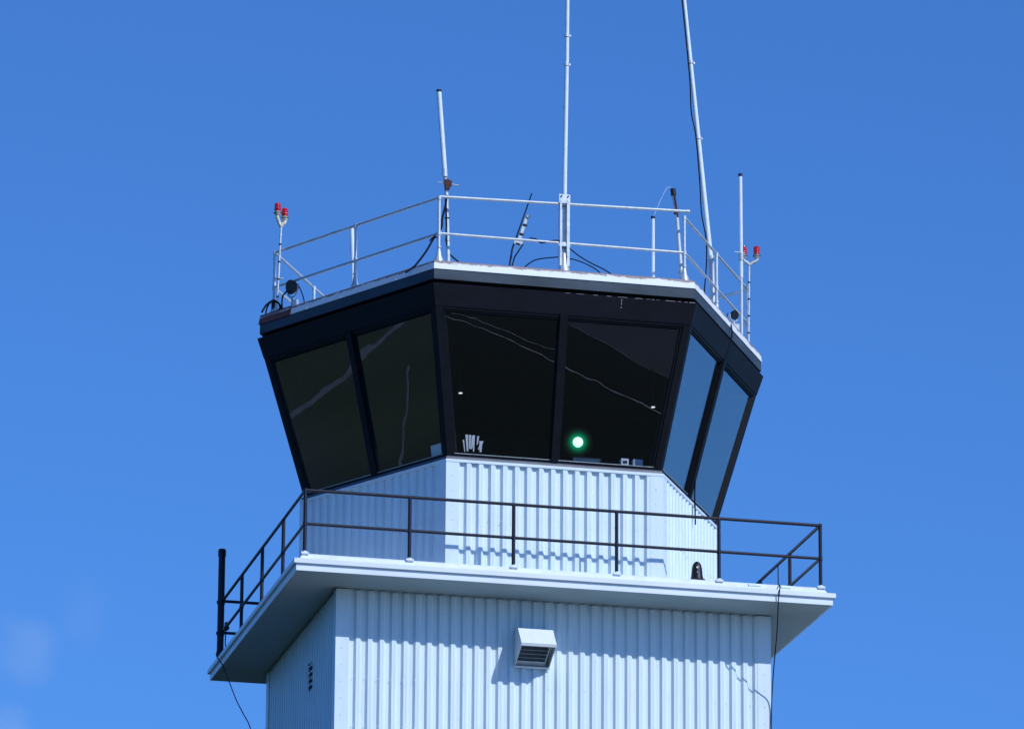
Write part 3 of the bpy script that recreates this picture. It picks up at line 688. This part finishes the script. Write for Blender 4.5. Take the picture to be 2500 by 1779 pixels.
cable('rail_cable', [(-.56, .42, 5.70), (-.459, .40, 5.685), (-.375, .40, 5.627), (-.292, .40, 5.645), (-.083, .40, 5.69), (.064, .40, 5.60), (.274, .42, 5.459), (.483, .44, 5.359), (.693, .46, 5.279), (.90, .5, 5.18)], .011, 'dark cable lying along the front mid rail right to the roof')
cable('drop_cable', [(3.40, 3.0, 5.42), (3.36, 2.9, 5.46), (3.31, 2.35, 5.17), (3.27, 2.07, 4.98), (3.265, 2.06, 4.80), (3.17, 2.10, 4.44), (2.98, 2.17, 3.90), (2.87, 2.27, 3.10), (2.735, 2.33, 2.55), (2.72, 2.40, 2.18), (2.73, 2.42, 1.98), (2.73, 2.40, 1.72), (2.73, 2.40, 1.66)], .012,
      'black cable dropping over the right roof edge and along the mullion')
cable('sag_cable', [(3.02, 2.25, 5.45), (3.10, 2.3, 5.32), (3.22, 2.5, 5.28), (3.35, 2.7, 5.35), (3.42, 2.85, 5.47)], .009, 'thin cable sagging from the leaning mast to the small floodlight')
o = cable('ground_wire', [(4.213, 2.69, 1.17), (4.212, 2.68, .9), (4.19, 2.60, .5), (4.10, 2.3, .14), (3.8, 1.2, .05), (3.58, .40, .13), (3.51, .12, .11), (3.475, -.012, .0), (3.462, -.012, -.10), (3.46, .03, -.22), (3.50, .25, -.60), (3.54, .62, -1.20), (3.575, .86, -1.62), (3.57, .885, -2.2), (3.575, .885, -3.2), (3.57, .885, -9)], .009, 'dark wire hanging from the right balcony rail down the tower corner', cat='wire')
cable('ground_wire', [(-4.30, 7.2, .30), (-4.45, 6.512, -.008), (-4.45, 5.95, -.30), (-4.45, 5.353, -.693), (-4.45, 4.588, -1.221), (-4.45, 3.9, -1.62), (-4.45, 3.259, -2.015), (-4.45, 2.4, -2.9), (-4.45, 1.9, -4.5)], .009, 'dark wire swinging down from the black pole below the left balcony edge', cat='wire')

# ------------------------------------------------------------ balcony things
t = empty('black_pole', (-4.246, 7.31, .0), 'thick black capped pole at the rear left corner of the balcony', 'pole')
tubeobj([(-4.246, 7.31, .01), (-4.248, 7.31, 2.0)], .058, 'tube', 'black_paint', t, 20)
MB().tube([(-4.248, 7.31, 1.93), (-4.248, 7.31, 2.03), (-4.248, 7.31, 2.05)], [.068, .068, .055], 20).build('cap', M['black_paint'], t)
for z in (1.12, .58, .05): MB().tube([(-4.246, 7.31, z - .03), (-4.246, 7.31, z + .03)], .066, 18).box((-4.30, 7.29, z), (.05, .03, .04)).build('clamp', M['black_paint'], t)
o = MB().tube([(-4.213, 6.9, .58), (-4.213, 7.02, .60)], .045, 10).box((-4.213, 6.95, .66), (.05, .09, .05)).build('rail_clamp', M['dark_cap']); tag(o, 'dark clamp on the left mid rail next to the black pole', 'clamp')
cable('lashing_wire', [(-4.22, 6.95, .56), (-4.23, 6.93, .36), (-4.21, 6.98, .20), (-4.23, 6.96, .08)], .010, 'short wire dangling from the clamp by the black pole')
t = empty('dome_camera', (2.20, .36, .13), 'black dome shaped camera on the balcony curb in front of the cab', 'camera')
prof = [(.105, 0), (.103, .03), (.096, .05), (.088, .12), (.082, .19), (.070, .245), (.048, .285), (.02, .303), (.004, .306)]
MB().tube([(2.20, .33, .155 + z) for _, z in prof], [r_ for r_, _ in prof], 26).build('housing', M['dark_cap'], t)
MB().tube([(2.185, .245, .345), (2.183, .237, .345)], .016, 12).build('lens', M['paper'], t)
MB().tube([(2.188, .238, .265), (2.186, .231, .265)], .012, 12).build('indicator', M['plate_grey'], t)
MB().box((2.20, .34, .145), (.22, .20, .03)).build('base_plate', M['dark_cap'], t)
for x, w in ((3.10, .20), (3.62, .16)):
    o = MB().box((x, .135, .085), (w, .02, .05), Matrix.Rotation(-.55, 3, 'X')).build('splice_plate', M['trim'], slab)

# ------------------------------------------------------------ camera
cam = bpy.data.cameras.new('camera'); co = bpy.data.objects.new('camera', cam); COL.objects.link(co); S.camera = co
cy_, cp_, cr_ = .22874004, .29485414, .00664545
F = Vector((math.sin(cy_) * math.cos(cp_), math.cos(cy_) * math.cos(cp_), math.sin(cp_)))
R0 = Vector((math.cos(cy_), -math.sin(cy_), 0)); U0 = R0.cross(F)
Rv = R0 * math.cos(cr_) + U0 * math.sin(cr_); Uv = -R0 * math.sin(cr_) + U0 * math.cos(cr_)
co.matrix_world = Matrix(((Rv.x, Uv.x, -F.x, -21.2321), (Rv.y, Uv.y, -F.y, -87.1918), (Rv.z, Uv.z, -F.z, -23.7728), (0, 0, 0, 1)))
cam.sensor_fit = 'HORIZONTAL'; cam.sensor_width = 36; cam.lens = 14310.788 / 2500 * 36; cam.clip_start = 1; cam.clip_end = 20000

# ------------------------------------------------------------ light
sd = Vector((.65, -1, .93)).normalized()
sun = bpy.data.lights.new('sun', 'SUN'); sun.energy = 3.4; sun.angle = math.radians(.5); sun.color = (.98, .985, .93)
so_ = bpy.data.objects.new('sun', sun); COL.objects.link(so_); so_.rotation_euler = sd.to_track_quat('Z', 'Y').to_euler()
w = bpy.data.worlds.new('World'); S.world = w; w.use_nodes = True; nt = w.node_tree
bg = nt.nodes['Background']; sky = N(nt, 'ShaderNodeTexSky'); sky.sky_type = 'NISHITA'; sky.sun_disc = False
sky.sun_elevation = math.asin(sd.z); sky.sun_rotation = math.atan2(sd.x, sd.y)
sky.altitude = 0; sky.air_density = 1.0; sky.dust_density = 0.2; sky.ozone_density = 2.5
SKYTINT = (.395, .825, 1.5, 1)
mxs = N(nt, 'ShaderNodeMix', data_type='RGBA', blend_type='MULTIPLY'); mxs.inputs[0].default_value = 1; mxs.inputs[7].default_value = SKYTINT
nt.links.new(sky.outputs[0], mxs.inputs[6])
tcw = N(nt, 'ShaderNodeTexCoord'); nw = N(nt, 'ShaderNodeTexNoise'); nw.inputs['Scale'].default_value = 95; nw.inputs['Detail'].default_value = 6; nt.links.new(tcw.outputs['Generated'], nw.inputs[0])
fac = None
for cdir, r0, amt in (((.13955, .95998, .24280), .0062, .14), ((.1355, .9638, .2290), .0045, .16), ((.148, .9572, .2484), .006, .05)):
    dn = N(nt, 'ShaderNodeVectorMath', operation='DISTANCE'); dn.inputs[1].default_value = cdir; nt.links.new(tcw.outputs['Generated'], dn.inputs[0])
    ds = N(nt, 'ShaderNodeMath', operation='MULTIPLY_ADD'); ds.inputs[1].default_value = -.014; nt.links.new(nw.outputs[0], ds.inputs[0]); nt.links.new(dn.outputs['Value'], ds.inputs[2])
    mr_ = N(nt, 'ShaderNodeMapRange', interpolation_type='SMOOTHERSTEP'); mr_.inputs[1].default_value = r0 - .0045; mr_.inputs[2].default_value = -.008; mr_.inputs[3].default_value = 0; mr_.inputs[4].default_value = amt
    nt.links.new(ds.outputs[0], mr_.inputs[0])
    if fac is None: fac = mr_.outputs[0]
    else:
        mm = N(nt, 'ShaderNodeMath', operation='MAXIMUM'); nt.links.new(fac, mm.inputs[0]); nt.links.new(mr_.outputs[0], mm.inputs[1]); fac = mm.outputs[0]
cl = N(nt, 'ShaderNodeMix', data_type='RGBA'); cl.inputs[7].default_value = (4.2, 5.6, 8.0, 1)
nt.links.new(fac, cl.inputs[0]); nt.links.new(mxs.outputs[2], cl.inputs[6]); nt.links.new(cl.outputs[2], bg.inputs[0]); bg.inputs[1].default_value = .1

S.view_settings.view_transform = 'Standard'; S.view_settings.look = 'None'; S.view_settings.exposure = 0; S.view_settings.gamma = 1
S.render.engine = 'CYCLES'
S.cycles.max_bounces = 10; S.cycles.transparent_max_bounces = 16
S.render.resolution_x = 1024; S.render.resolution_y = 728
